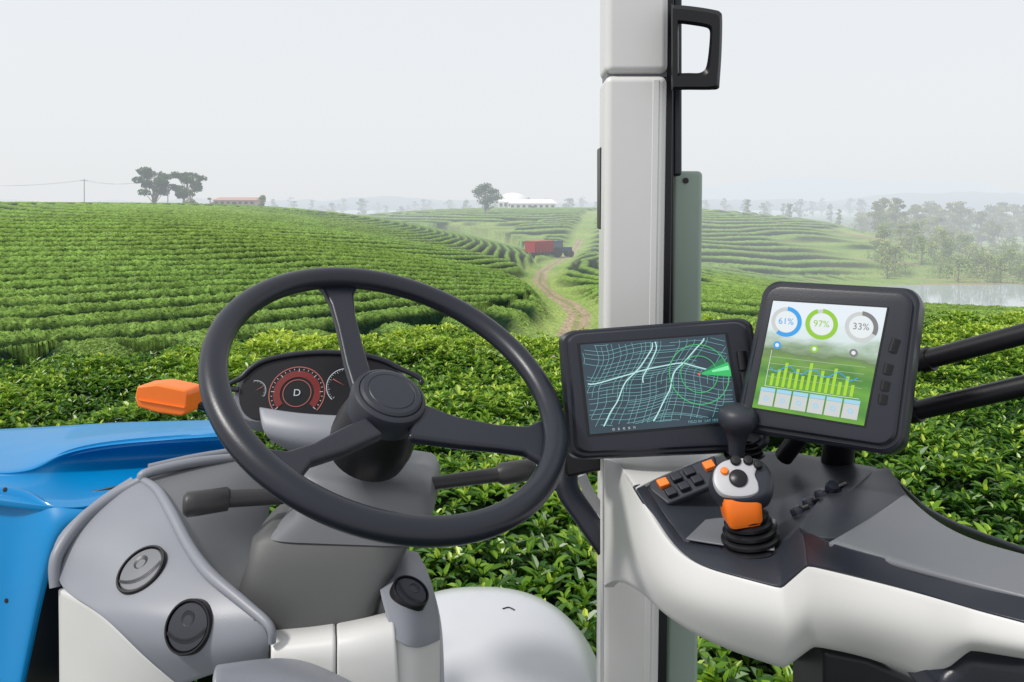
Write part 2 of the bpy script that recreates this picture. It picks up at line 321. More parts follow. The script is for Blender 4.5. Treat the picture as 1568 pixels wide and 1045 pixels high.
# ================= DISPLAYS
class Scr:
    def __init__(s,pl,c): s.pl=pl; s.c=c; s.q=[pl.at(*p) for p in c]; s.n=pl.n; s.e1=(s.q[1]-s.q[0]).normalized(); s.e2=s.n.cross(s.e1)
    def __call__(s,u,v,off=0):
        q=s.q; return (q[0]*(1-u)+q[1]*u)*(1-v)+(q[3]*(1-u)+q[2]*u)*v+s.n*off
def rrect(S,m,r,off,N=8):
    out=[]
    u0,u1,v0,v1=-m,1+m,-m,1+m
    for cx,cy,a0 in ((u1-r,v0+r,-90),(u1-r,v1-r,0),(u0+r,v1-r,90),(u0+r,v0+r,180)):
        for k in range(N+1):
            a=math.radians(a0+90*k/N); out.append(S(cx+r*math.cos(a),cy+r*math.sin(a),off))
    return out
def monitor(S,r,dep,mat):
    b=loft('housing',[rrect(S,-.10,r,-dep),rrect(S,-.02,r,-dep*.85),rrect(S,.012,r,-dep*.5),rrect(S,.012,r,-.012),rrect(S,.004,r,-.003),rrect(S,-.012,r,0)],mat,sharp=28)
    b2=loft('bezel',[rrect(S,-.03,r*.85,-.001),rrect(S,-.032,r*.85,.004),rrect(S,-.045,r*.8,.007),rrect(S,-.06,r*.8,.0075)],mat,sharp=28)
    return [b,b2]
n1=Vector((-.05,-.93,.32)); L1=Pl(1010,595,1.02,n1)
B1=Scr(L1,[(858,508),(1150,486),(1180,688),(872,702)])
S1=Scr(L1,[(888,530),(1108,514),(1130,646),(903,666)])
def scrpanel(nm,S,mat,off,m=0.0):
    q=[S(-m,-m,off),S(1+m,-m,off),S(1+m,1+m,off),S(-m,1+m,off)]
    o=mkobj(nm,q,[(3,2,1,0)],mat,False); uv=o.data.uv_layers.new(); 
    for li,(a,b) in enumerate([(0,0),(1,0),(1,1),(0,1)]): uv.data[li].uv=(a,b)
    return o
m,t,b=nt('map_screen'); b.inputs['Base Color'].default_value=(.012,.02,.028,1); b.inputs['Roughness'].default_value=.18; b.inputs['Emission Strength'].default_value=1; m.cycles.emission_sampling='NONE'
tc=t.nodes.new('ShaderNodeTexCoord'); no=t.nodes.new('ShaderNodeTexNoise'); no.inputs['Scale'].default_value=3; rp=t.nodes.new('ShaderNodeValToRGB')
rp.color_ramp.elements[0].color=(.006,.014,.022,1); rp.color_ramp.elements[1].color=(.025,.045,.06,1); t.links.new(tc.outputs['UV'],no.inputs[0]); t.links.new(no.outputs[0],rp.inputs[0]); t.links.new(rp.outputs[0],b.inputs['Emission Color'])
d1=monitor(B1,.085,.05,DARK)
d1.append(scrpanel('screen_frame',S1,BLACK,.0086,.02)); d1.append(scrpanel('screen',S1,m,.0094))
CY=emis('map_line',(.20,.50,.52),.75); CW=emis('map_road',(.55,.9,.87),.9); GR=emis('radar_green',(.03,.62,.15),.8); GRD=emis('radar_ring',(.05,.50,.15),.9); GRH=emis('radar_green_bright',(.25,.95,.45),.9); GRK=emis('radar_fan',(.01,.20,.08),.9)
def warp(u,v):
    return (u+.035*math.sin(5*v+2*u)+.02*math.sin(11*v)+.015*math.sin(19*u+7*v), v+.05*math.sin(6*u+1)+.02*math.sin(13*u+4*v)+.012*math.sin(23*v))
def wl(f,off):
    out=[];L=[]
    for k in range(61):
        u,v=warp(*f(k/60))
        if .01<u<.99 and .02<v<.93: L.append(S1(u,v,off))
        else:
            if len(L)>2: out.append(L)
            L=[]
    if len(L)>2: out.append(L)
    return out
thin=[];thick=[]
for i in range(38):
    x=-.24+i*.04+random.uniform(-.012,.012); segs=random.choice([[(-.15,1.15)],[(-.15,.35),(.5,1.15)],[(-.15,.4),(.6,1.15)],[(.4,1.15)],[(-.1,.55)],[(-.15,1.15)]])
    for a,bb in segs: thin+=wl(lambda t,x=x,a=a,bb=bb:(x+.22*(.6-(a+(bb-a)*t)),(a+(bb-a)*t)),.0102)
for i in range(34):
    y=-.12+(i/33)**.8*1.25+random.uniform(-.01,.01); segs=random.choice([[(-.15,1.15)],[(-.15,.5),(.58,1.15)],[(.1,.8)],[(-.15,.6)],[(.3,1.15)]])
    for a,bb in segs: thin+=wl(lambda t,y=y,a=a,bb=bb:(a+(bb-a)*t,y+.1*((a+(bb-a)*t)-.5)),.0102)
thick+=wl(lambda t:(.46-.38*t+.03*math.sin(7*t),1.1*t-.05),.0108)+wl(lambda t:(.85-.42*t,1.1*t-.05),.0108)+wl(lambda t:(1.2*t-.1,.36+.03*math.sin(9*t)),.0108)+wl(lambda t:(.45+.02*math.sin(5*t),.6*t-.1),.0108)
d1.append(ribbons('map_streets',thin,.0006,S1.n,CY)); d1.append(ribbons('map_roads',thick,.0014,S1.n,CW))
rc=S1(.78,.44,.0112); s=1.02/F
d1.append(arc('radar_ring_outer',rc,S1.e1,S1.e2,44*s,45.4*s,0,360,GRD)); d1.append(arc('radar_ring_inner',rc,S1.e1,S1.e2,27*s,28.2*s,0,360,GRD)); d1.append(arc('radar_fan',rc-S1.n*.0003,S1.e1,S1.e2,2*s,44*s,60,100,GRK))
for k in range(6): d1.append(arc('radar_sweep',rc+S1.n*.0002*k,S1.e1,S1.e2,(4+4*k)*s,(48-k*.5)*s,72+1.5*k,98-3*k,GR if k<4 else GRH,8))
d1.append(lathe('position_marker',rc,S1.n,[(.0016,0),(.0016,.0005),(0,.0006)],emis('marker_red',(.9,.1,.05)),12))
for k in range(5): d1.append(text('icon','oaexn'[k],S1(.16+.035*k,.965,.0102),S1.e1,S1.e2,S1.n,.006,WLT))
d1.append(text('caption','FIELD 04   LAT 19.9',S1(.76,.965,.0102),S1.e1,S1.e2,S1.n,.0045,CY))
for k in range(2): d1.append(tube('bezel_button',[L1.at(1133+k*5,540+k*32,.0085),L1.at(1137+k*5,568+k*26,.0085)],[.0065,.0065],BLACK,14,False,.5))
d1.append(prism('mount',[P(862,685,1.08),P(925,700,1.08),P(925,722,1.08),P(866,734,1.08)],(.0,.04,0),BLACK,.006))
group('navigation_display',d1)
n2=Vector((-.52,-.80,.28)); L2=Pl(1270,560,.93,n2)
B2=Scr(L2,[(1172,430),(1410,443),(1378,696),(1124,656)])
S2=Scr(L2,[(1187,463),(1360,474),(1325,653),(1155,625)])
m,t,b=nt('farm_data_screen'); b.inputs['Base Color'].default_value=(.02,.02,.02,1); b.inputs['Roughness'].default_value=.2; b.inputs['Emission Strength'].default_value=1; m.cycles.emission_sampling='NONE'
tc=t.nodes.new('ShaderNodeTexCoord'); sp=t.nodes.new('ShaderNodeSeparateXYZ'); no=t.nodes.new('ShaderNodeTexNoise'); no.inputs['Scale'].default_value=4; no.inputs['Detail'].default_value=4
mp=t.nodes.new('ShaderNodeMapping'); mp.inputs['Scale'].default_value=(.8,2.0,1)
ad=t.nodes.new('ShaderNodeMath'); ad.operation='MULTIPLY_ADD'; ad.inputs[1].default_value=.30
rp=t.nodes.new('ShaderNodeValToRGB'); cr=rp.color_ramp
cr.elements[0].position=.08; cr.elements[0].color=(.16,.42,.01,1); cr.elements[1].position=1; cr.elements[1].color=(.75,.82,.88,1)
for p,cc in ((.25,(.04,.22,.01)),(.40,(.12,.36,.02)),(.5,(.04,.20,.01)),(.60,(.14,.32,.03)),(.68,(.12,.2,.07)),(.75,(.3,.42,.28)),(.85,(.65,.76,.76))):
    e=cr.elements.new(p); e.color=(*cc,1)
l=t.links.new; l(tc.outputs['UV'],sp.inputs[0]); l(tc.outputs['UV'],mp.inputs[0]); l(mp.outputs[0],no.inputs[0]); l(no.outputs[0],ad.inputs[0]); l(sp.outputs[1],ad.inputs[2]); l(ad.outputs[0],rp.inputs[0]); l(rp.outputs[0],b.inputs['Emission Color'])
d2=monitor(B2,.11,.085,DARK)
d2.append(scrpanel('screen_frame',S2,BLACK,.0086,.012)); d2.append(scrpanel('screen',S2,m,.0094))
BL=emis('ui_blue',(.02,.35,.85),.95); LG=emis('ui_lime',(.28,.6,.01),.95); GY=emis('ui_grey',(.2,.2,.2),.9); WH=emis('ui_white',(.80,.86,.88),.95); LGR=emis('ui_lightgrey',(.6,.63,.62),.95); LB=emis('ui_lightblue',(.35,.65,.85),.95)
s=.93/F
for u,pc,tx,mm in ((.16,.61,'61%',BL),(.48,.97,'97%',LG),(.82,.33,'33%',GY)):
    c_=S2(u,.19-.01*u,.0104); d2.append(arc('dial_back',c_,S2.e1,S2.e2,17*s,23*s,0,360,LGR)); d2.append(arc('dial_disc',c_,S2.e1,S2.e2,0.0001,16.5*s,0,360,WH))
    d2.append(arc('dial_value',c_+S2.n*.0005,S2.e1,S2.e2,17.5*s,24*s,3,3+350*pc,mm)); d2.append(text('dial_text',tx,c_+S2.n*.001,S2.e1,S2.e2,S2.n,.0108,mm))
for u,mm in ((.12,BL),(.46,LG),(.8,GY)):
    d2.append(arc('icon_dot',S2(u,.41,.0104),S2.e1,S2.e2,0.0001,6*s,0,360,mm)); d2.append(arc('icon_core',S2(u,.41,.0108),S2.e1,S2.e2,0.0001,3*s,0,360,WH))
vs=[];fs=[]
hs=[.1,.14,.2,.12,.16,.11,.22,.13,.17,.12,.2,.1,.15,.09]
for k,hh in enumerate(hs):
    u=.12+k*.055; b0=len(vs); vs+=[S2(u,.78,.0104),S2(u+.028,.78,.0104),S2(u+.028,.78-hh*1.1,.0104),S2(u,.78-hh*1.1,.0104)]; fs.append((b0,b0+1,b0+2,b0+3))
d2.append(mkobj('bar_chart',vs,fs,emis('ui_bar_lime',(.38,.68,.01),.95),False))
d2.append(ribbons('chart_line',[[S2(.1+k*.06,.62+.035*math.sin(k*1.7),.0112) for k in range(14)]],.0010,S2.n,BL))
d2.append(ribbons('chart_axis',[[S2(.08,.46,.0103),S2(.08,.79,.0103)],[S2(.08,.79,.0103),S2(.92,.79,.0103)]],.0005,S2.n,WH))
for y in (.52,.58,.64,.7): d2.append(ribbons('chart_grid',[[S2(.08,y,.0101),S2(.92,y,.0101)]],.0003,S2.n,LGR))
vs=[];fs=[];v2=[];f2_=[]
for k in range(6):
    u=.05+k*.15; b0=len(vs); vs+=[S2(u,.965,.0104),S2(u+.135,.965,.0104),S2(u+.135,.84,.0104),S2(u,.84,.0104)]; fs.append((b0,b0+1,b0+2,b0+3))
    v2+=[S2(u,.838,.0104),S2(u+.135,.838,.0104),S2(u+.135,.805,.0104),S2(u,.805,.0104)]; f2_.append((b0,b0+1,b0+2,b0+3))
d2.append(mkobj('forecast_tiles',vs,fs,LGR,False)); d2.append(mkobj('forecast_headers',v2,f2_,LB,False))
for k in range(6): d2.append(arc('forecast_icon',S2(.117+k*.15,.90,.0108),S2.e1,S2.e2,2*s,4*s,0,360,LB))
for (x0,y0,x1,y1) in ((1377,522,1370,542),(1366,560,1362,575),(1361,586,1358,600),(1357,606,1355,620)):
    d2.append(tube('bezel_button',[L2.at(x0,y0,.006),L2.at(x1,y1,.006)],[.0072,.0072],BLACK,16,False,.45))
d2.append(tube('mount_stem',[P(1290,640,1.02),P(1280,720,1.05)],[.02,.02],BLACK,16,False))
d2.append(tube('mount_stem_b',[P(1230,660,1.02),P(1200,700,1.05)],[.012,.012],BLACK,12,False))
group('farm_data_display',d2)
for i,(a,b_) in enumerate([((1400,556,1.06),(1600,503,.95)),((1380,634,1.06),(1600,584,.95))]):
    o=tube('tube',[P(*a),P(*b_)],[.0125,.0125],BLACK,20,False); o2=tube('collar',[P(a[0]+12,a[1]-3,1.055),P(a[0]+26,a[1]-7,1.045)],[.016,.016],BLACK,20,False)
    group('support_arm',[o,o2])
# ================= ARMREST CONSOLE
W=[[(925,704,1.07),(948,706,1.03),(975,750,.93),(1032,857,.858),(1120,882,.798),(1196,902,.773),(1236,867,.743),(1310,884,.68),(1420,913,.622),(1490,934,.585),(1590,960,.552)],
   [(925,800,1.05),(945,800,1.0),(965,850,.925),(1010,915,.85),(1120,945,.785),(1200,965,.76),(1240,940,.73),(1310,955,.67),(1425,985,.612),(1490,985,.578),(1590,1000,.545)],
   [(925,900,1.05),(945,885,1.0),(985,908,.95),(1012,940,.89),(1085,988,.84),(1200,1026,.80),(1245,991,.77),(1330,1006,.71),(1425,1047,.65),(1485,996,.60),(1590,1013,.56)],
   [(940,900,1.12),(950,885,1.12),(990,908,1.1),(1030,940,1.05),(1100,980,1.02),(1210,1010,.98),(1255,985,.95),(1340,1000,.88),(1435,1030,.82),(1495,990,.76),(1590,1005,.7)]]
ar=[patch('white_body',W,WHITE,3,.006,crease=[('r',2,.75),('c',5,.6),('c',6,.6),('c',9,.7),('c',8,.6)]),
 patch('top_strip',[[(925,704,1.07),(1000,694,1.12),(1110,686,1.14)],[(948,706,1.03),(1010,710,1.06),(1105,690,1.12)],[(974,748,.935),(1025,722,1.0),(1100,696,1.1)]],WHITE,3,.005),
 patch('white_tail',[[(925,700,1.07),(925,700,1.20)],[(925,1150,1.07),(925,1150,1.2)]],WHITE,1,.005),
 patch('rim_band',[[(986,740,.955),(1017,790,.91),(1046,829,.88),(1115,838,.85),(1188,846,.825),(1224,806,.795)],[(980,741,.95),(1010,793,.90),(1040,838,.868),(1117,852,.825),(1190,866,.80),(1232,826,.775)],[(971,743,.94),(1003,800,.9),(1034,855,.86),(1120,880,.8),(1194,899,.775),(1235,865,.745)]],DARK2,3,.004,crease=[('c',2,.7),('c',4,.7)]),
 patch('well',[[(985,738,.96),(1090,694,1.1),(1200,690,1.11),(1345,716,1.0)],[(1000,765,.94),(1092,748,.98),(1190,752,1.0),(1282,768,.90)],[(1030,805,.905),(1105,792,.93),(1190,795,.93),(1240,800,.84)],[(1046,829,.88),(1115,839,.85),(1188,846,.825),(1222,812,.80)]],DARK2,3,.004,crease=[('r',2,.8),('c',2,.6)]),
 patch('well_floor',[[(1080,797,.915),(1112,792,.922),(1188,796,.918)],[(1050,826,.874),(1115,837,.844),(1186,843,.819)]],MGREY,2,.002,off=(0,0,.001)),
 patch('armrest_shoulder',[[(1285,726,1.02),(1330,718,1.0),(1362,717,.98)],[(1250,770,.9),(1330,755,.92),(1386,757,.92)],[(1224,806,.795),(1290,800,.80),(1420,796,.85)],[(1224,808,.79),(1268,834,.725),(1395,806,.82)]],DARK2,3,.005),
 patch('armrest_top',[[(1386,755,.922),(1425,793,.85),(1478,822,.77),(1530,838,.7),(1600,856,.64)],[(1330,795,.82),(1400,818,.77),(1470,845,.7),(1530,862,.65),(1600,882,.6)],[(1268,830,.728),(1370,860,.655),(1460,883,.612),(1530,901,.588),(1600,919,.568)]],MGREY,3,.005),
 patch('armrest_side',[[(1224,806,.795),(1262,829,.735),(1310,843,.69),(1380,861,.655),(1460,883,.615),(1530,901,.59),(1600,919,.57)],[(1232,826,.775),(1248,845,.745),(1310,860,.685),(1380,880,.65),(1460,903,.608),(1530,921,.583),(1600,939,.56)],[(1235,866,.745),(1270,872,.715),(1312,884,.682),(1380,901,.645),(1460,924,.6),(1530,943,.573),(1600,961,.553)]],DARK,3,.004),
 patch('rear_shield',[[(1350,716,1.0),(1385,750,.94),(1425,793,.87),(1600,856,.66)],[(1350,760,1.08),(1385,790,1.02),(1425,830,.95),(1600,900,.75)]],DARK2,2,.004)]
bn=Vector((-.25,-.55,.80)).normalized(); BP=Pl(1040,735,.955,bn)
ar.append(prism('button_panel',[BP.at(x,y,.0) for x,y in [(984,742),(1094,696),(1104,738),(1022,772)]],-bn*.01,DARK2,.003))
for x,y,mm in ((1016,742,ORANGE),(1036,733,DARK),(1056,725,DARK),(1028,756,DARK),(1048,747,DARK),(1068,737,DARK),(1086,715,ORANGE)):
    ar.append(prism('key',[BP.at(x+a,y+b_,.0065) for a,b_ in ((-11,-2),(4,-7.5),(11,3),(-4,8.5))],-bn*.008,mm,.0014))
for k,(x,y) in enumerate([(1222,786),(1240,773),(1258,760),(1274,748)]):
    p,n=hit(x,y); ar.append(lathe('slider_knob',p,n,[(.0075,-.02),(.0078,.003),(.006,.007),(0,.008)],DARK,16))
    q,n_=hit(x+18,y-7); ar.append(tube('slot',[p+n*.001,q+n_*.001],[.0045,.0045],BLACK,10,False,.5))
ar.append(tube('side_bracket',[P(872,700,1.16),P(868,745,1.14),P(895,790,1.12),P(930,840,1.1)],[.016,.017,.016,.016],DARK,14,True,.5))
ar.append(tube('side_bracket_inner',[P(890,728,1.2),P(905,760,1.2),P(935,800,1.2)],[.008]*3,BTNW,10,True,.5))
ar.append(prism('underside_motor',[P(x,y,.85) for x,y in [(1262,996),(1330,1010),(1420,1050),(1420,1150),(1262,1150)][:]][::-1],(0,.1,0),BLACK,.006))
ar.append(prism('underside_box',[P(x,y,.62) for x,y in [(1440,1045),(1488,1006),(1600,1022),(1600,1100),(1440,1100)]][::-1],(0,.1,0),DARK,.008))
group('armrest_console',ar)
# joystick
j=[];jb=P(1152,842,.85); ax=Vector((-.16,-.02,1)).normalized(); 
prof=[(.034,-.008),(.035,.0)]
hh=0
for k in range(5):
    r=.0335-.0028*k; prof+=[(r-.004,hh+.002),(r,hh+.004),(r,hh+.007),(r-.004,hh+.009)]; hh+=.0080
j.append(lathe('bellows',jb,ax,prof+[(.015,hh+.004)],BLACK,36,50))
def sq(c,ax_,a,b_,p=6,N=48):
    e1_,e2_=frame(ax_); L=[]
    for i in range(N):
        th=2*math.pi*i/N; L.append(c+e1_*a*math.copysign(abs(math.cos(th))**(2/p),math.cos(th))+e2_*b_*math.copysign(abs(math.sin(th))**(2/p),math.sin(th)))
    return L
cb=P(1138,804,.845)
j.append(loft('orange_collar',[sq(cb+ax*.004,ax,.0165,.016),sq(cb+ax*.008,ax,.0185,.018),sq(cb+ax*.030,ax,.0200,.020),sq(cb+ax*.036,ax,.019,.018)],ORANGE))
hn=Vector((-.18,-.72,.67)).normalized(); hc=P(1135,738,.845)
e1h,e2h=frame(hn)
if e2h.z<0: e1h,e2h=-e1h,-e2h
HS=smooth_loop([(-49,-8),(-43,18),(-24,34),(4,38),(34,32),(47,12),(46,-12),(34,-32),(4,-38),(-28,-34)],60)
def hl(s,off,dx=0,dy=0): return [hc+(e1h*(x*s+dx)+e2h*(y*s+dy))/F*.845+hn*off for x,y in HS]
j.append(loft('head',[hl(.5,-.040,0,2),hl(.8,-.030,0,0),hl(.97,-.016),hl(1.0,-.006),hl(.97,.002),hl(.86,.008),hl(.75,.010)],DARK2,sharp=40))
FS=smooth_loop([(-40,-8),(-36,14),(-20,28),(6,31),(24,27),(30,16),(24,2),(26,-12),(22,-26),(0,-31),(-28,-26)],60)
j.append(loft('face_plate',[[hc+(e1h*(x*k_-3)+e2h*(y*k_))/F*.845+hn*o_ for x,y in FS] for k_,o_ in ((1.0,.004),(.99,.0095),(.94,.0118),(.8,.0128))],BTNW,sharp=30))
HP=Pl(0,0,0,hn,o=hc)
for x,y,r,mm in ((1126,714,.0056,BLACK),(1145,714,.0052,BLACK),(1109,730,.0042,ORANGE),(1130,741,.0095,BLACK),(1160,720,.0048,BLACK)):
    j.append(lathe('thumb_button',HP.at(x,y,.0115),hn,[(r,0),(r,.003),(r*.8,.0045),(0,.005)],mm,24))
group('joystick',j)
gl=[];gb=P(1140,700,1.0); prof=[];hh=0
for k in range(5):
    r=.025-.003*k; prof+=[(r-.003,hh),(r,hh+.002),(r,hh+.004),(r-.003,hh+.006)]; hh+=.006
gl.append(lathe('gaiter',gb,Vector((-.1,0,1)),prof,BLACK,32,50))
gl.append(lathe('knob',P(1128,690,.96),Vector((0.0,-.1,1)),[(.009,-.005),(.0105,.010),(.013,.020),(.018,.028),(.0225,.034),(.0238,.041),(.0225,.048),(.018,.053),(.010,.056),(0,.057)],DARK2,40,60))
group('gear_lever',gl)

# ================= TERRAIN
def vnoise(x,y,sd=0):
    xi=np.floor(x).astype(np.int64); yi=np.floor(y).astype(np.int64); fx=x-xi; fy=y-yi
    fx=fx*fx*(3-2*fx); fy=fy*fy*(3-2*fy)
    def hsh(a,b):
        h=(a*374761393+b*668265263+sd*982451653)&0xffffffff; h=((h^(h>>13))*1274126177)&0xffffffff; return ((h^(h>>16))&0xffff)/65535.0
    return (hsh(xi,yi)*(1-fx)+hsh(xi+1,yi)*fx)*(1-fy)+(hsh(xi,yi+1)*(1-fx)+hsh(xi+1,yi+1)*fx)*fy
def fb(x,y,o=4,sd=0):
    s=0;a=.5
    for k in range(o): s=s+a*vnoise(x*2**k+k*17.3,y*2**k-k*9.1,sd+k); a*=.5
    return s
def sst(a,b,x):
    t=np.clip((x-a)/(b-a),0,1); return t*t*(3-2*t)
def pathx(Y): return np.interp(Y,[0,20,25,40,55,70,90,115,150,200,260],[0.6,1.2,1.5,3.4,3.2,2.4,3.4,6.5,13,20,38])
def rhoA(x,Y): return (np.abs((x+52)/55.5)**4+np.abs((Y-95)/80.0)**4)**.25
def rhoB(x,Y): return (np.abs((x-20)/105.0)**2.6+np.abs((Y-245)/112.0)**2.6)**(1/2.6)
def terr(x,Y,rows=True):
    vb=np.interp(Y,[-10,8,16,22,30,60,110,200,300,500,1000,3500],[-2.6,-2.6,-3.7,-4.5,-5.2,-6.7,-8.1,-9.5,-9.5,-8.5,-9,-12])
    vb=vb-sst(12,50,x)*sst(25,80,Y)*4.2*(1-sst(250,500,Y))
    vb=vb+(fb(x/22,Y/22,3,4)-.45)*1.5*sst(20,60,Y)
    ra=rhoA(x,Y); tA=np.clip(1-ra,0,1); top=-.45+.5*(fb(x/30,Y/30,2,8)-.45)-sst(-60,-95,x)*1.2
    sA=np.sin(np.pi/2*np.clip(tA*1.15,0,1))**.95
    H=vb+(top-vb)*sA
    rb=rhoB(x,Y); tB=np.clip(1-rb,0,1); sB=np.sin(np.pi/2*np.clip(tB*1.3,0,1))**.9
    H2=vb+(-1.4-vb)*sB; H=np.where(ra<1,H,H2)
    if not rows: return H
    far=sst(15,17,Y)
    w=(fb(x/20,Y/20,2,11)-.4)
    # contour rows: wrap round the nose of the hill, with a saddle-like swirl toward the path
    rA2=np.sqrt(((x+34)/46.0)**2+((Y-104)/86.0)**2)
    phA=rA2*86/2.45+w*4.5+.35*np.sin(x/7+Y/15)
    phB=tB*112/4.6+w*3.5
    phC=np.hypot((x-34),(Y-95)*.62)/2.5+w*3.5
    inA=ra<1; inB=(~inA)&(rb<1)
    ph=np.where(inA,phA,np.where(inB,phB,phC))
    fr=np.abs((ph%1)-.5)*2
    fr=fr+(vnoise(x*2.4,Y*2.4,3)-.5)*.16+(vnoise(x*.8,Y*.8,6)-.5)*.10
    prof=1-np.clip(fr/.92,0,1)**2.2
    pd=np.abs(x-pathx(Y)); onp=1-sst(.45,.75,pd); verge=1-sst(1.0,2.2+2*vnoise(Y/6,x*0,7),pd)
    mask=far*(1-verge)*(1-sst(330,400,Y))
    gr=sst(.35,.46,x/np.maximum(Y,1)+ (vnoise(x/9,Y/9,21)-.5)*.16)*sst(45,75,Y)
    gr=np.maximum(gr, sst(.62,.68,fb(x/14,Y/14,3,31))*(~inA)*sst(60,70,Y)*.7)
    edge=(inA&(tA<.010)&(x>-8))|((~inA)&(rb<1)&(tB<.015))
    mask=mask*(1-gr)*np.where(edge,0,1)
    nz=(vnoise(x*5,Y*5,41)-.5)*.08+(vnoise(x*11,Y*11,42)-.5)*.08
    H=H+mask*(prof*.78+nz*1.5*prof)+(1-mask)*.04*vnoise(x*3,Y*3,5)
    pond=1-sst(.85,1.15,np.hypot((x-70)/30,(Y-104)/20)); H=np.where(Y<200,H*(1-pond)+pond*(-13.2),H)
    n1_=fb(x/5,Y/5,3,51)[...,None]; n2_=fb(x*1.5,Y*1.5,2,61)[...,None]; n3_=fb(x/18,Y/18,2,71)[...,None]
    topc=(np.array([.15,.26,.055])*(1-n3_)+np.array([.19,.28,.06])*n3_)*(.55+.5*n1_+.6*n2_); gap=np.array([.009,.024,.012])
    lead=1-sst(.22,.60,fr); pr=lead[...,None]; rowc=gap*(1-pr)+topc*pr  # shade painted in: crests bright, flanks darkened to the undergrowth tone
    grass=(np.array([.30,.37,.12])*(1-n1_)+np.array([.12,.21,.05])*n1_*1.2)
    brown=np.array([.32,.24,.15]); br=sst(.48,.56,fb(x/14+3,Y/3.5,3,77))[...,None]*sst(26,38,x)[...,None]
    grass=grass*(1-br*.75)+brown*br*.75
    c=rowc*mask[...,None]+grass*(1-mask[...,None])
    dirt=np.array([.36,.29,.20])*(.8+.4*n2_); rut=(1-sst(.08,.2,pd))[...,None]*.6
    onp3=(onp*sst(15,20,Y)*(~inB|(Y<150)))[...,None]
    c=c*(1-onp3)+(dirt*(1-rut)+grass*.7*rut)*onp3
    far3=sst(330,400,Y)[...,None]; c=c*(1-far3)+np.array([.09,.16,.06])*(0.6+.9*n1_)*far3
    near=(1-far)[...,None]; c=c*(1-near)+np.array([.02,.035,.012])*near
    return H,c,mask*lead
s_=np.concatenate([np.geomspace(3,24,90)[:-1],np.geomspace(24,130,840)[:-1],np.geomspace(130,290,300)[:-1],np.geomspace(290,3500,90)])
u_=np.linspace(-.78,.78,860)
Sg,Ug=np.meshgrid(s_,u_,indexing='ij'); Yg=Sg-6; Xg=Ug*Sg
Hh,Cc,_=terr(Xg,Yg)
def gridmesh(name,X,Y,Z,C,mat):
    R,Cn=X.shape; me=bpy.data.meshes.new(name); co=np.stack([X,Y,Z],-1).reshape(-1,3).astype(np.float32)
    me.vertices.add(R*Cn); me.vertices.foreach_set('co',co.ravel())
    i=np.arange(R-1)[:,None]*Cn+np.arange(Cn-1)[None,:]; q=np.stack([i,i+1,i+Cn+1,i+Cn],-1).reshape(-1,4).astype(np.int32)
    me.loops.add(q.size); me.loops.foreach_set('vertex_index',q.ravel()); me.polygons.add(len(q)); me.polygons.foreach_set('loop_start',np.arange(0,q.size,4,dtype=np.int32))
    me.update(calc_edges=True); me.shade_smooth()
    a=me.attributes.new('tcol','FLOAT_COLOR','POINT'); cc=np.ones((R*Cn,4),np.float32); cc[:,:3]=C.reshape(-1,3); a.data.foreach_set('color',cc.ravel())
    me.materials.append(mat); return link(bpy.data.objects.new(name,me))
m,t,b=nt('tea_terrain'); l=t.links.new
at=t.nodes.new('ShaderNodeAttribute'); at.attribute_name='tcol'; ge=t.nodes.new('ShaderNodeNewGeometry'); no=t.nodes.new('ShaderNodeTexNoise'); no.inputs['Scale'].default_value=7; no.inputs['Detail'].default_value=6
l(ge.outputs['Position'],no.inputs[0]); mr=t.nodes.new('ShaderNodeMapRange'); mr.inputs[1].default_value=.3; mr.inputs[2].default_value=.7; mr.inputs[3].default_value=.55; mr.inputs[4].default_value=1.45; l(no.outputs[0],mr.inputs[0])
vm=t.nodes.new('ShaderNodeVectorMath'); vm.operation='SCALE'; l(at.outputs['Color'],vm.inputs[0]); l(mr.outputs[0],vm.inputs['Scale']); l(vm.outputs[0],b.inputs['Base Color'])
b.inputs['Roughness'].default_value=.9; b.inputs['Specular IOR Level'].default_value=.05
bp=t.nodes.new('ShaderNodeBump'); bp.inputs['Strength'].default_value=.7; bp.inputs['Distance'].default_value=.12; l(no.outputs[0],bp.inputs['Height']); l(bp.outputs[0],b.inputs['Normal'])
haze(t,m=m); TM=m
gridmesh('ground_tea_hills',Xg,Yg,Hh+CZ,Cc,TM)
def gz(x,y): return float(terr(np.array([float(x)]),np.array([float(y)]),False)[0])+CZ
m,t,b=nt('pond_water'); b.inputs['Base Color'].default_value=(.35,.40,.42,1); b.inputs['Roughness'].default_value=.06; b.inputs['Specular IOR Level'].default_value=.9; haze(t,m=m)
pv=[Vector((70+36*math.cos(a),104+(23+3*math.sin(5*a))*math.sin(a),-9.9)) for a in np.linspace(0,2*math.pi,48)[:-1]]
mkobj('pond',pv,[tuple(range(len(pv)))],m,False)
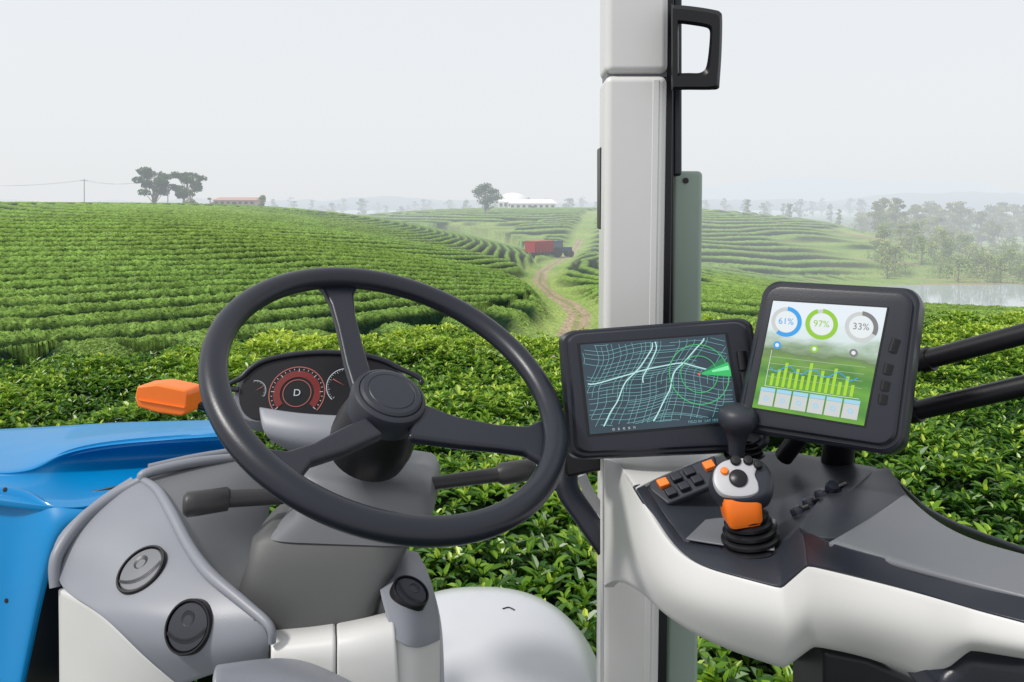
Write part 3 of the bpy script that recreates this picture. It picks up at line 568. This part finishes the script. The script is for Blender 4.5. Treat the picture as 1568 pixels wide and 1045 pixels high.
# ================= quads cloud helper
def quadmesh(name,co,tint,mats,midx=None):
    me=bpy.data.meshes.new(name); n=len(co)//4; me.vertices.add(n*4); me.vertices.foreach_set('co',co.astype(np.float32).ravel())
    me.loops.add(n*4); me.loops.foreach_set('vertex_index',np.arange(n*4,dtype=np.int32)); me.polygons.add(n); me.polygons.foreach_set('loop_start',np.arange(0,n*4,4,dtype=np.int32))
    me.update(calc_edges=True)
    a=me.attributes.new('tint','FLOAT','FACE'); a.data.foreach_set('value',tint.astype(np.float32))
    for mm in mats: me.materials.append(mm)
    if midx is not None: me.polygons.foreach_set('material_index',midx.astype(np.int32))
    return link(bpy.data.objects.new(name,me))
def leafmat(name,cols,trans=.25,rough=.4,hz=True):
    m,t,b=nt(name); l=t.links.new; at=t.nodes.new('ShaderNodeAttribute'); at.attribute_name='tint'; rp=t.nodes.new('ShaderNodeValToRGB')
    while len(rp.color_ramp.elements)<len(cols): rp.color_ramp.elements.new(.5)
    for e,(p,c_) in zip(rp.color_ramp.elements,cols): e.position=p; e.color=(*c_,1)
    l(at.outputs['Fac'],rp.inputs[0]); l(rp.outputs[0],b.inputs['Base Color']); b.inputs['Roughness'].default_value=rough
    tr=t.nodes.new('ShaderNodeBsdfTranslucent'); l(rp.outputs[0],tr.inputs[0]); mx=t.nodes.new('ShaderNodeMixShader'); mx.inputs[0].default_value=trans
    l(b.outputs[0],mx.inputs[1]); l(tr.outputs[0],mx.inputs[2]); l(mx.outputs[0],t.nodes['Material Output'].inputs['Surface'])
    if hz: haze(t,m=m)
    return m
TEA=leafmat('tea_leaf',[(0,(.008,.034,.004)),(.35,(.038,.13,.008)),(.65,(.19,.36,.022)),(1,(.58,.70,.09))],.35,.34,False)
def bushtop(x,y): return CZ-1.60+(fb(x/.9,y/.9,3,91)-.45)*.50+(vnoise(x*2.6,y*2.6,95)-.5)*.16
def bushlim(x,y): return 8.9+(x/y*1220+784)/1568*2.9
NS=26000
ys=rng.uniform(1.9**1.4,12.6**1.4,NS*2)**(1/1.4); xs=rng.uniform(-1,1,NS*2)*(ys*.72+.8)
lim=bushlim(xs,ys)+.5*(vnoise(xs*.7,ys*0,3)-.5)
k=(ys<lim)&~((ys<3.0)&(xs<-ys*.3)); xs=xs[k][:NS]; ys=ys[k][:NS]; n=len(xs)
NL=7; edge=np.clip((ys-(lim[k][:NS]-.4))/.6,0,1)
zs=bushtop(xs,ys)-edge*.30*rng.random(n)-rng.random(n)**2*.18
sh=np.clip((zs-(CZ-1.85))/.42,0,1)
base=np.repeat(np.stack([xs,ys,zs],-1),NL,0); N=len(base)
li=np.tile(np.arange(NL),n); az=np.repeat(rng.uniform(0,6.28,n),NL)+li*2.4+rng.normal(0,.3,N); el=np.radians(np.where(li<2,rng.uniform(45,80,N),rng.uniform(0,50,N)))
Ln=np.where(li<2,rng.uniform(.035,.06,N),rng.uniform(.050,.090,N)); Wd=Ln*rng.uniform(.17,.24,N)
dr=np.stack([np.cos(az)*np.cos(el),np.sin(az)*np.cos(el),np.sin(el)],-1); side=np.stack([-np.sin(az),np.cos(az),np.zeros(N)],-1); upv=np.cross(dr,side)*-1
upv=np.where(upv[:,2:3]<0,-upv,upv); base=base+dr*.012; droop=rng.uniform(.0,.35,N)[:,None]
def pt(a,s,h): return base+dr*(Ln*a)[:,None]+side*(Wd*s)[:,None]+upv*((Wd*abs(s)*.45+Ln*h)[:,None])-np.array([0,0,1])*droop*(Ln*a*a)[:,None]
b0=pt(0,0,0);L1_=pt(.32,-1,0);L2_=pt(.7,-.8,0);tp=pt(1,0,-.03);R1_=pt(.32,1,0);R2_=pt(.7,.8,0)
co=np.stack([b0,L1_,L2_,tp, b0,tp,R2_,R1_],1).reshape(-1,3)
tint=np.clip(.06+.62*np.repeat(sh,NL)*rng.uniform(.6,1.25,N)+np.where(li<2,.30,0)+rng.normal(0,.12,N)+.5*(fb(base[:,0]*.8,base[:,1]*.8,2,5)-.38)+np.clip((base[:,1]-4.5)/5,0,1)*.24,0,1)  # shade put into the tint: low leaves darker, far ones brightened
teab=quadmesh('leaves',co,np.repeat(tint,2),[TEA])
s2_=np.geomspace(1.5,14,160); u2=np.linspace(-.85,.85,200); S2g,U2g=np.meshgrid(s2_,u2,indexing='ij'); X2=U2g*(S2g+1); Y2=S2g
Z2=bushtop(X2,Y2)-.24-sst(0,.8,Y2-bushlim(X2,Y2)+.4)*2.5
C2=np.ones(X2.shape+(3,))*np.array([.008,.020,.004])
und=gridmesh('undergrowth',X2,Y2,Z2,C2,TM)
group('tea_bushes',[teab,und])
NF=200000
yf=np.exp(rng.uniform(np.log(15),np.log(60),NF)); xf=rng.uniform(-.72,.62,NF)*yf
Hf,Cf,Pf=terr(xf,yf); sel=(Pf>.3); xf=xf[sel];yf=yf[sel];Hf=Hf[sel];Pf=Pf[sel]; nf=len(xf)
def randquads(cx,cy,cz,size,rg):
    n=len(cx); a=rg.normal(size=(n,3)); a/=np.linalg.norm(a,axis=1)[:,None]; b=rg.normal(size=(n,3)); b-=a*(a*b).sum(1)[:,None]; b/=np.linalg.norm(b,axis=1)[:,None]
    c_=np.stack([cx,cy,cz],-1); s=size[:,None]; return np.stack([c_-a*s,c_-b*s*.6,c_+a*s,c_+b*s*.6],1).reshape(-1,3)
TEAF=leafmat('tea_row_leaf',[(0,(.012,.035,.008)),(.5,(.09,.17,.028)),(1,(.32,.42,.10))],.2,.6)
quadmesh('tea_row_foliage',randquads(xf,yf,Hf+CZ+.005,np.minimum(.026+yf*.0005,.05)*rng.uniform(.7,1.3,nf),rng),np.clip(rng.normal(.0,.10,nf)+Pf*.72,0,1),[TEAF])  # leaf tint repeats the painted crest-to-flank shading
# ================= TREES
BARK=plastic('bark',(.16,.13,.10),.8,0,1,.2,hz=True)
TREE1=leafmat('tree_leaf_dark',[(0,(.010,.03,.010)),(.5,(.03,.075,.02)),(1,(.08,.16,.045))],.15,.5)
TREE2=leafmat('tree_leaf_pale',[(0,(.05,.08,.03)),(.5,(.16,.19,.07)),(1,(.36,.36,.13))],.2,.5)
TREE3=leafmat('shrub_leaf_yellow',[(0,(.05,.09,.02)),(.5,(.19,.26,.06)),(1,(.42,.46,.13))],.2,.5)
def tubeq(p0,p1,r0,r1,N=6):
    d=(p1-p0); d/=np.linalg.norm(d); a=np.array([1,0,0]) if abs(d[0])<.8 else np.array([0,1,0]); e=np.cross(d,a); e/=np.linalg.norm(e); f=np.cross(d,e); q=[]
    for i in range(N):
        a0=2*math.pi*i/N;a1=2*math.pi*(i+1)/N; v0=e*math.cos(a0)+f*math.sin(a0); v1=e*math.cos(a1)+f*math.sin(a1)
        q+=[p0+v0*r0,p0+v1*r0,p1+v1*r1,p1+v0*r1]
    return q
def tree(x,y,h,w,rg,style='round',nleaf=1400,zb=None,ls=.028):
    z=gz(x,y) if zb is None else zb; base=np.array([x,y,z-.3]); Q=[];cl=[]
    cb={'round':.30,'slim':.22,'flat':.55,'shrub':.05}[style]
    topp=base+np.array([rg.normal(0,.03)*h,0,h*.92]); mid=base+(topp-base)*.5+np.array([rg.normal(0,.03)*h,rg.normal(0,.03)*h,0])
    Q+=tubeq(base,mid,h*.024,h*.018)+tubeq(mid,topp,h*.018,h*.006)
    nc={'round':22,'slim':18,'flat':20,'shrub':9}[style]
    for i in range(nc):
        t=rg.uniform(cb,1.0); a=rg.uniform(0,6.28)
        prof={'round':math.sin(math.pi*min(1,(t-cb)/(1-cb)*.85+.12)),'slim':.8*math.sin(math.pi*min(1,(t-cb)/(1-cb)*.8+.15)),'flat':.55+.6*(t-cb)/(1-cb) if t<.92 else .8,'shrub':math.sin(math.pi*(.45+.5*t))}[style]
        rad=w/2*prof*rg.uniform(.25,.9)
        c_=base+np.array([math.cos(a)*rad,math.sin(a)*rad,h*min(t,.95)]); cl.append(c_)
        st=base+(topp-base)*max(cb*.8,t-.25); Q+=tubeq(st,c_,h*.008,h*.003,4)
    wood=np.array(Q)
    per=nleaf//nc; cc=np.repeat(np.array(cl),per,0); n=len(cc); cr=w*{'round':.17,'slim':.2,'flat':.13,'shrub':.24}[style]
    off=rg.normal(size=(n,3)); off/=np.linalg.norm(off,axis=1)[:,None]; off*=(rg.random(n)**.45)[:,None]*cr*np.array([1.15,1.15,.65]); p=cc+off
    tl=np.clip(.42+.35*off[:,2]/(cr*.65)+np.repeat(rg.normal(0,.16,nc),per)+rg.normal(0,.1,n),0,1)
    lv=randquads(p[:,0],p[:,1],p[:,2],h*ls*rg.uniform(.6,1.4,n),rg)
    return wood,lv,tl
def X(px,Y): return (px-784)/F*Y
def treeobj(name,specs,mat,nleaf=1400,seed=1,ls=.028):
    rg=np.random.default_rng(seed); co=[];ti=[];mi=[]
    for (x,y,h,w,stl) in specs:
        wd,lv,tl=tree(x,y,h,w,rg,stl,nleaf,ls=ls); co+=[wd,lv]; ti+=[np.zeros(len(wd)//4),tl]; mi+=[np.ones(len(wd)//4),np.zeros(len(tl))]
    return quadmesh(name,np.concatenate(co),np.concatenate(ti),[mat,BARK],np.concatenate(mi))
def T(px,Y,top,wpx,st): x=X(px,Y); return (x,Y,CZ+(315-top)/F*Y-gz(x,Y)+.3,wpx/F*Y,st)
treeobj('shade_tree',[T(236,150,255,64,'flat')],TREE1,3800,2,.019)
treeobj('shade_tree',[T(284,152,264,62,'flat')],TREE1,3800,3,.019)
treeobj('garden_tree',[T(292,148,290,20,'round')],TREE2,1200,4)
treeobj('round_tree',[T(744,190,282,48,'round')],TREE1,3600,5,.022)
treeobj('orchard_tree',[T(402,160,298,18,'round')],TREE2,800,6)
treeobj('orchard_tree',[T(322,160,301,14,'round')],TREE2,800,7)
rg=np.random.default_rng(12)
sp=[]
for px in list(range(410,720,15))+list(range(750,925,13))+list(range(1085,1330,16)):
    Y=rg.uniform(380,560); sp.append(T(px+rg.uniform(-9,9),Y,rg.uniform(302,316),rg.uniform(10,24),'round'))
treeobj('distant_treeline',sp,TREE1,300,13,.035)
sp=[]
for i in range(44):
    px=1318+i*7+rg.uniform(-5,5); Y=rg.uniform(225,310); sp.append(T(px,Y,rg.uniform(306,340)-max(0,14-abs(px-1355)*.3),rg.uniform(22,40),rg.choice(['slim','round','slim'])))
treeobj('woodland_trees',sp,TREE2,1300,14,.027)
sp=[]
for i in range(90):
    px=1345+rg.uniform(0,245); Y=rg.uniform(135,210)-(px-1345)*.06; sp.append((X(px,Y),Y,rg.uniform(2,6.0),rg.uniform(3,6.5),'shrub'))
treeobj('valley_shrubs',sp,TREE3,600,15,.034)
sp=[]
for px,top,Y in ((1145,305,260),(1185,345,190),(1218,352,190),(1285,320,260),(1320,352,190),(1210,312,260)):
    sp.append(T(px,Y,top,rg.uniform(14,22),'round'))
treeobj('field_trees',sp,TREE2,600,16)
# mountains
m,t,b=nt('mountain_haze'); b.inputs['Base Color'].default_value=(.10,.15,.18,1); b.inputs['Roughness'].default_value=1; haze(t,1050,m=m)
def ridge(name,Y,f,x0,x1,sd):
    px=np.linspace(x0,x1,240)
    hgt=np.array([f(p) for p in px])+ (fb(px/60,px*0+sd,4,sd)-.45)*16+(fb(px/9,px*0+sd,2,sd)-.45)*3
    vs=[];n=len(px)
    for i,p in enumerate(px):
        for (yy,q) in ((Y-500,0),(Y-200,.55),(Y,1),(Y+400,.3)):
            vs.append(Vector((X(p,Y),yy,CZ-12+(12+ (hgt[i])/F*Y)*q)))
    fs=[(i*4+k,i*4+4+k,i*4+5+k,i*4+1+k) for i in range(n-1) for k in range(3)]
    return mkobj(name,vs,fs,m,True,None)
ridge('distant_mountains',3300,lambda p:18+28*math.exp(-((p-1190)/110)**2)+22*math.exp(-((p-1420)/130)**2)-30*(1-1/(1+math.exp(-(p-950)/50))),-200,1900,3)
ridge('distant_mountains',2000,lambda p:6+18*math.exp(-((p-1480)/150)**2)+4*math.exp(-((p-600)/200)**2),-200,1900,9)
# ================= BUILDINGS, POLES
def hm(n,c_,r=.6): return plastic(n,c_,r,0,1,.05,hz=True)
HWM=hm('house_white',(.7,.69,.66)); HR=hm('house_roof_pink',(.45,.25,.2)); HP_=hm('house_wall_pink',(.5,.36,.32)); WIN=hm('window_dark',(.05,.06,.07)); RF=hm('white_roof',(.8,.8,.8))
def house(name,px,Y,w,dp,h,rh,wall,roof,nwin,zb=None):
    x=X(px,Y); z=(gz(x,Y) if zb is None else zb); ps=[box('walls',(x,Y,z+h/2-1.5),(w,dp,h+3),wall)]
    a=w/2+.5;d=dp/2+.5; vs=[Vector((x-a,Y-d,z+h)),Vector((x+a,Y-d,z+h)),Vector((x+a,Y+d,z+h)),Vector((x-a,Y+d,z+h)),Vector((x-a*.8,Y,z+h+rh)),Vector((x+a*.8,Y,z+h+rh))]
    ps.append(mkobj('roof',vs,[(0,1,5,4),(2,3,4,5),(1,2,5),(3,0,4),(3,2,1,0)],roof,False))
    for k in range(nwin):
        ps.append(box('window',(x-w/2+w*(k+.5)/nwin,Y-dp/2-.02,z+h*.55),(w/nwin*.5,.08,h*.4),WIN))
    ps.append(box('door',(x+w/nwin*.02,Y-dp/2-.04,z+h*.3),(.9,.1,h*.6),WIN))
    return group(name,ps)
house('farmhouse',365,165,8.5,5,1.2,.6,HP_,HR,7,CZ-.1)
house('white_villa',815,230,13,8,1.8,1.2,HWM,RF,8,CZ-1.2)
x=X(785,236); dome=mkobj('dome_roof',[Vector((x+4.6*math.cos(a)*math.cos(b_),236+5*math.sin(a)*math.cos(b_),CZ+1.0+2.8*math.sin(b_))) for b_ in np.linspace(0,1.5,8) for a in np.linspace(0,6.2832,25)[:-1]],[(j_*24+i,j_*24+(i+1)%24,(j_+1)*24+(i+1)%24,(j_+1)*24+i) for j_ in range(7) for i in range(24)],RF)
group('domed_hall',[dome,box('walls',(x,236,CZ-.5),(8.4,8,3.4),HWM)]+[box('window',(x-3.4+k*1.36,231.9,CZ+.2),(.8,.1,1.0),WIN) for k in range(6)])
PM=hm('pole_grey',(.3,.3,.3))
def pole(px,Y,top,arm=True):
    x=X(px,Y); zt=CZ+(315-top)/F*Y; zb=gz(x,Y)-.3; ps=[tube('mast',[Vector((x,Y,zb)),Vector((x,Y,zt))],[.11,.08],PM,8,False)]
    if arm: ps.append(box('crossarm',(x,Y,zt-.3),(1.4,.1,.1),PM))
    group('utility_pole',ps); return Vector((x,Y,zt-.25))
a=pole(129,150,274);b_=pole(257,150,266);c_=pole(-140,150,272)
def wire(p,q):
    return [p.lerp(q,t)-Vector((0,0,1.2*4*t*(1-t))) for t in np.linspace(0,1,16)]
ws=[tube('wire',wire(p+Vector((o,0,0)),q+Vector((o,0,0))),[.018]*16,PM,4,False) for p,q in ((c_,a),(a,b_)) for o in (-.6,.6)]
group('power_lines',ws)
SW=hm('stake_white',(.5,.5,.45)); sv=[]; 
for k in range(26):
    y=math.exp(rg.uniform(math.log(28),math.log(90))); x=rg.uniform(-.62,.0)*y; z=gz(x,y)
    if rhoA(np.array([x]),np.array([y]))[0]>.97: continue
    sv+=tubeq(np.array([x,y,z]),np.array([x,y,z+1.05]),.010,.010,4)
sv=np.array(sv); quadmesh('irrigation_stakes',sv,np.zeros(len(sv)//4),[SW])
RD=hm('gravel',(.5,.46,.38)); vs=[]
for t in np.linspace(0,1,30):
    px=-60+270*t; Y=105+25*t; x=X(px,Y); z=CZ-(29-27*t)/F*Y
    vs+=[Vector((x,Y-2,z+.0)),Vector((x,Y+2,z+.35))]
mkobj('gravel_road',vs,[(2*i,2*i+2,2*i+3,2*i+1) for i in range(29)],RD)
# ================= TRACTOR + TRAILER
RDM=hm('trailer_red',(.30,.008,.012)); TB=hm('tractor_blue',(.03,.06,.12)); TY=hm('tyre',(.02,.02,.02)); GL=hm('cab_glass',(.08,.11,.14),.1)
Y0=122.; hx,hy=.66,.75
def TMx(x,y):
    z=gz(x,y); M=Matrix.Translation((x,y,z))@Matrix.Rotation(math.atan2(hy,hx),4,'Z')@Matrix.Scale(.9,4); return M
def wheel(nm,M,x,y,r,w):
    L=[]
    for (rr,o) in ((r*.5,-w/2),(r*.92,-w/2),(r,-w*.35),(r,w*.35),(r*.92,w/2),(r*.5,w/2)):
        L.append([M@Vector((x+rr*math.cos(a),y+o,r+rr*math.sin(a))) for a in np.linspace(0,2*math.pi,20)[:-1]])
    return loft(nm,L,TY)
tx=X(826,Y0)
M=TMx(tx,Y0)
tr=[]
def tb(lst,nm,c_,s_,m_,M): lst.append(box(nm,c_,s_,m_,M,.05))
vs=[Vector(v) for v in ((-2.3,-1,1.0),(2.2,-1,1.0),(2.2,1,1.0),(-2.3,1,1.0),(-2.6,-1.2,2.9),(2.5,-1.2,2.9),(2.5,1.2,2.9),(-2.6,1.2,2.9))]
tr.append(fixn(mkobj('tub',[M@v for v in vs],[(0,1,2,3),(4,5,6,7),(0,1,5,4),(1,2,6,5),(2,3,7,6),(3,0,4,7)],RDM,False)))
for k in range(6): tb(tr,'rib',(-2.2+k*.88,-1.13,1.8),(.1,.12,1.6),RDM,M)
tb(tr,'chassis',(0.2,0,.85),(5.2,.9,.22),TY,M); tb(tr,'drawbar',(3.2,0,.7),(1.6,.15,.15),TY,M); tb(tr,'tailgate',(-2.5,0,1.8),(.12,2.2,1.6),RDM,M)
for xx in (-1.3,.1):
    for yy in (-.95,.95): tr.append(wheel('wheel',M,xx,yy,.55,.4))
group('farm_trailer',tr)
M=TMx(tx+4.0*hx,Y0+4.0*hy)@Matrix.Rotation(-.5,4,'Z'); tt=[]
for yy in (-.9,.9): tt+= [wheel('rear_wheel',M,0,yy,.85,.5),wheel('front_wheel',M,2.5,yy*.9,.6,.4)]
tb(tt,'hood',(1.9,0,1.35),(2.2,.8,.75),TB,M); tb(tt,'cab',(.1,0,2.0),(1.5,1.4,1.3),GL,M); tb(tt,'roof',(.1,0,2.75),(1.75,1.6,.2),TB,M); tb(tt,'chassis',(1.2,0,.85),(3,.6,.3),TY,M)
for yy in(-.9,.9): tb(tt,'mudguard',(0,yy,1.75),(1.5,.5,.12),TB,M)
for xx in(-.65,.85):
    for yy in (-.7,.7): tb(tt,'cab_post',(xx,yy,2.0),(.1,.1,1.3),TB,M)
tt.append(tube('exhaust',[M@Vector((1.1,-.5,1.6)),M@Vector((1.1,-.5,2.9))],[.06,.05],TY,8,False))
group('farm_tractor',tt)
# ================= LIGHT, WORLD, CAMERA
w=bpy.data.worlds.new('World'); SC.world=w; w.use_nodes=True; t=w.node_tree; bg=t.nodes['Background']
sunv=Vector((-.62,-.30,.80)).normalized(); el_=math.asin(sunv.z)
sk=t.nodes.new('ShaderNodeTexSky'); sk.sky_type='NISHITA'; sk.sun_disc=False; sk.sun_elevation=el_; sk.sun_rotation=math.atan2(sunv.x,sunv.y); sk.dust_density=4; sk.air_density=1
vm=t.nodes.new('ShaderNodeVectorMath'); vm.operation='SCALE'; vm.inputs['Scale'].default_value=.10
mx=t.nodes.new('ShaderNodeMix'); mx.data_type='RGBA'; mx.inputs[0].default_value=.84; mx.inputs[7].default_value=(.945,.97,.99,1)
t.links.new(sk.outputs[0],vm.inputs[0]); t.links.new(vm.outputs[0],mx.inputs[6]); t.links.new(mx.outputs[2],bg.inputs[0]); bg.inputs[1].default_value=1.0
sd=bpy.data.lights.new('sun','SUN'); sd.energy=3.0; sd.angle=math.radians(7); sd.color=(1,.97,.92); so=link(bpy.data.objects.new('sun',sd)); so.rotation_euler=sunv.to_track_quat('Z','Y').to_euler()
cd=bpy.data.cameras.new('camera'); cd.sensor_width=36; cd.lens=F/1568*36; cd.shift_y=-(522.5-315)/1568; cd.clip_start=.05; cd.clip_end=8000
co_=link(bpy.data.objects.new('camera',cd)); co_.location=CAM; co_.rotation_euler=(math.pi/2,0,0); SC.camera=co_
SC.view_settings.view_transform='Standard'; SC.view_settings.look='None'; SC.view_settings.exposure=0
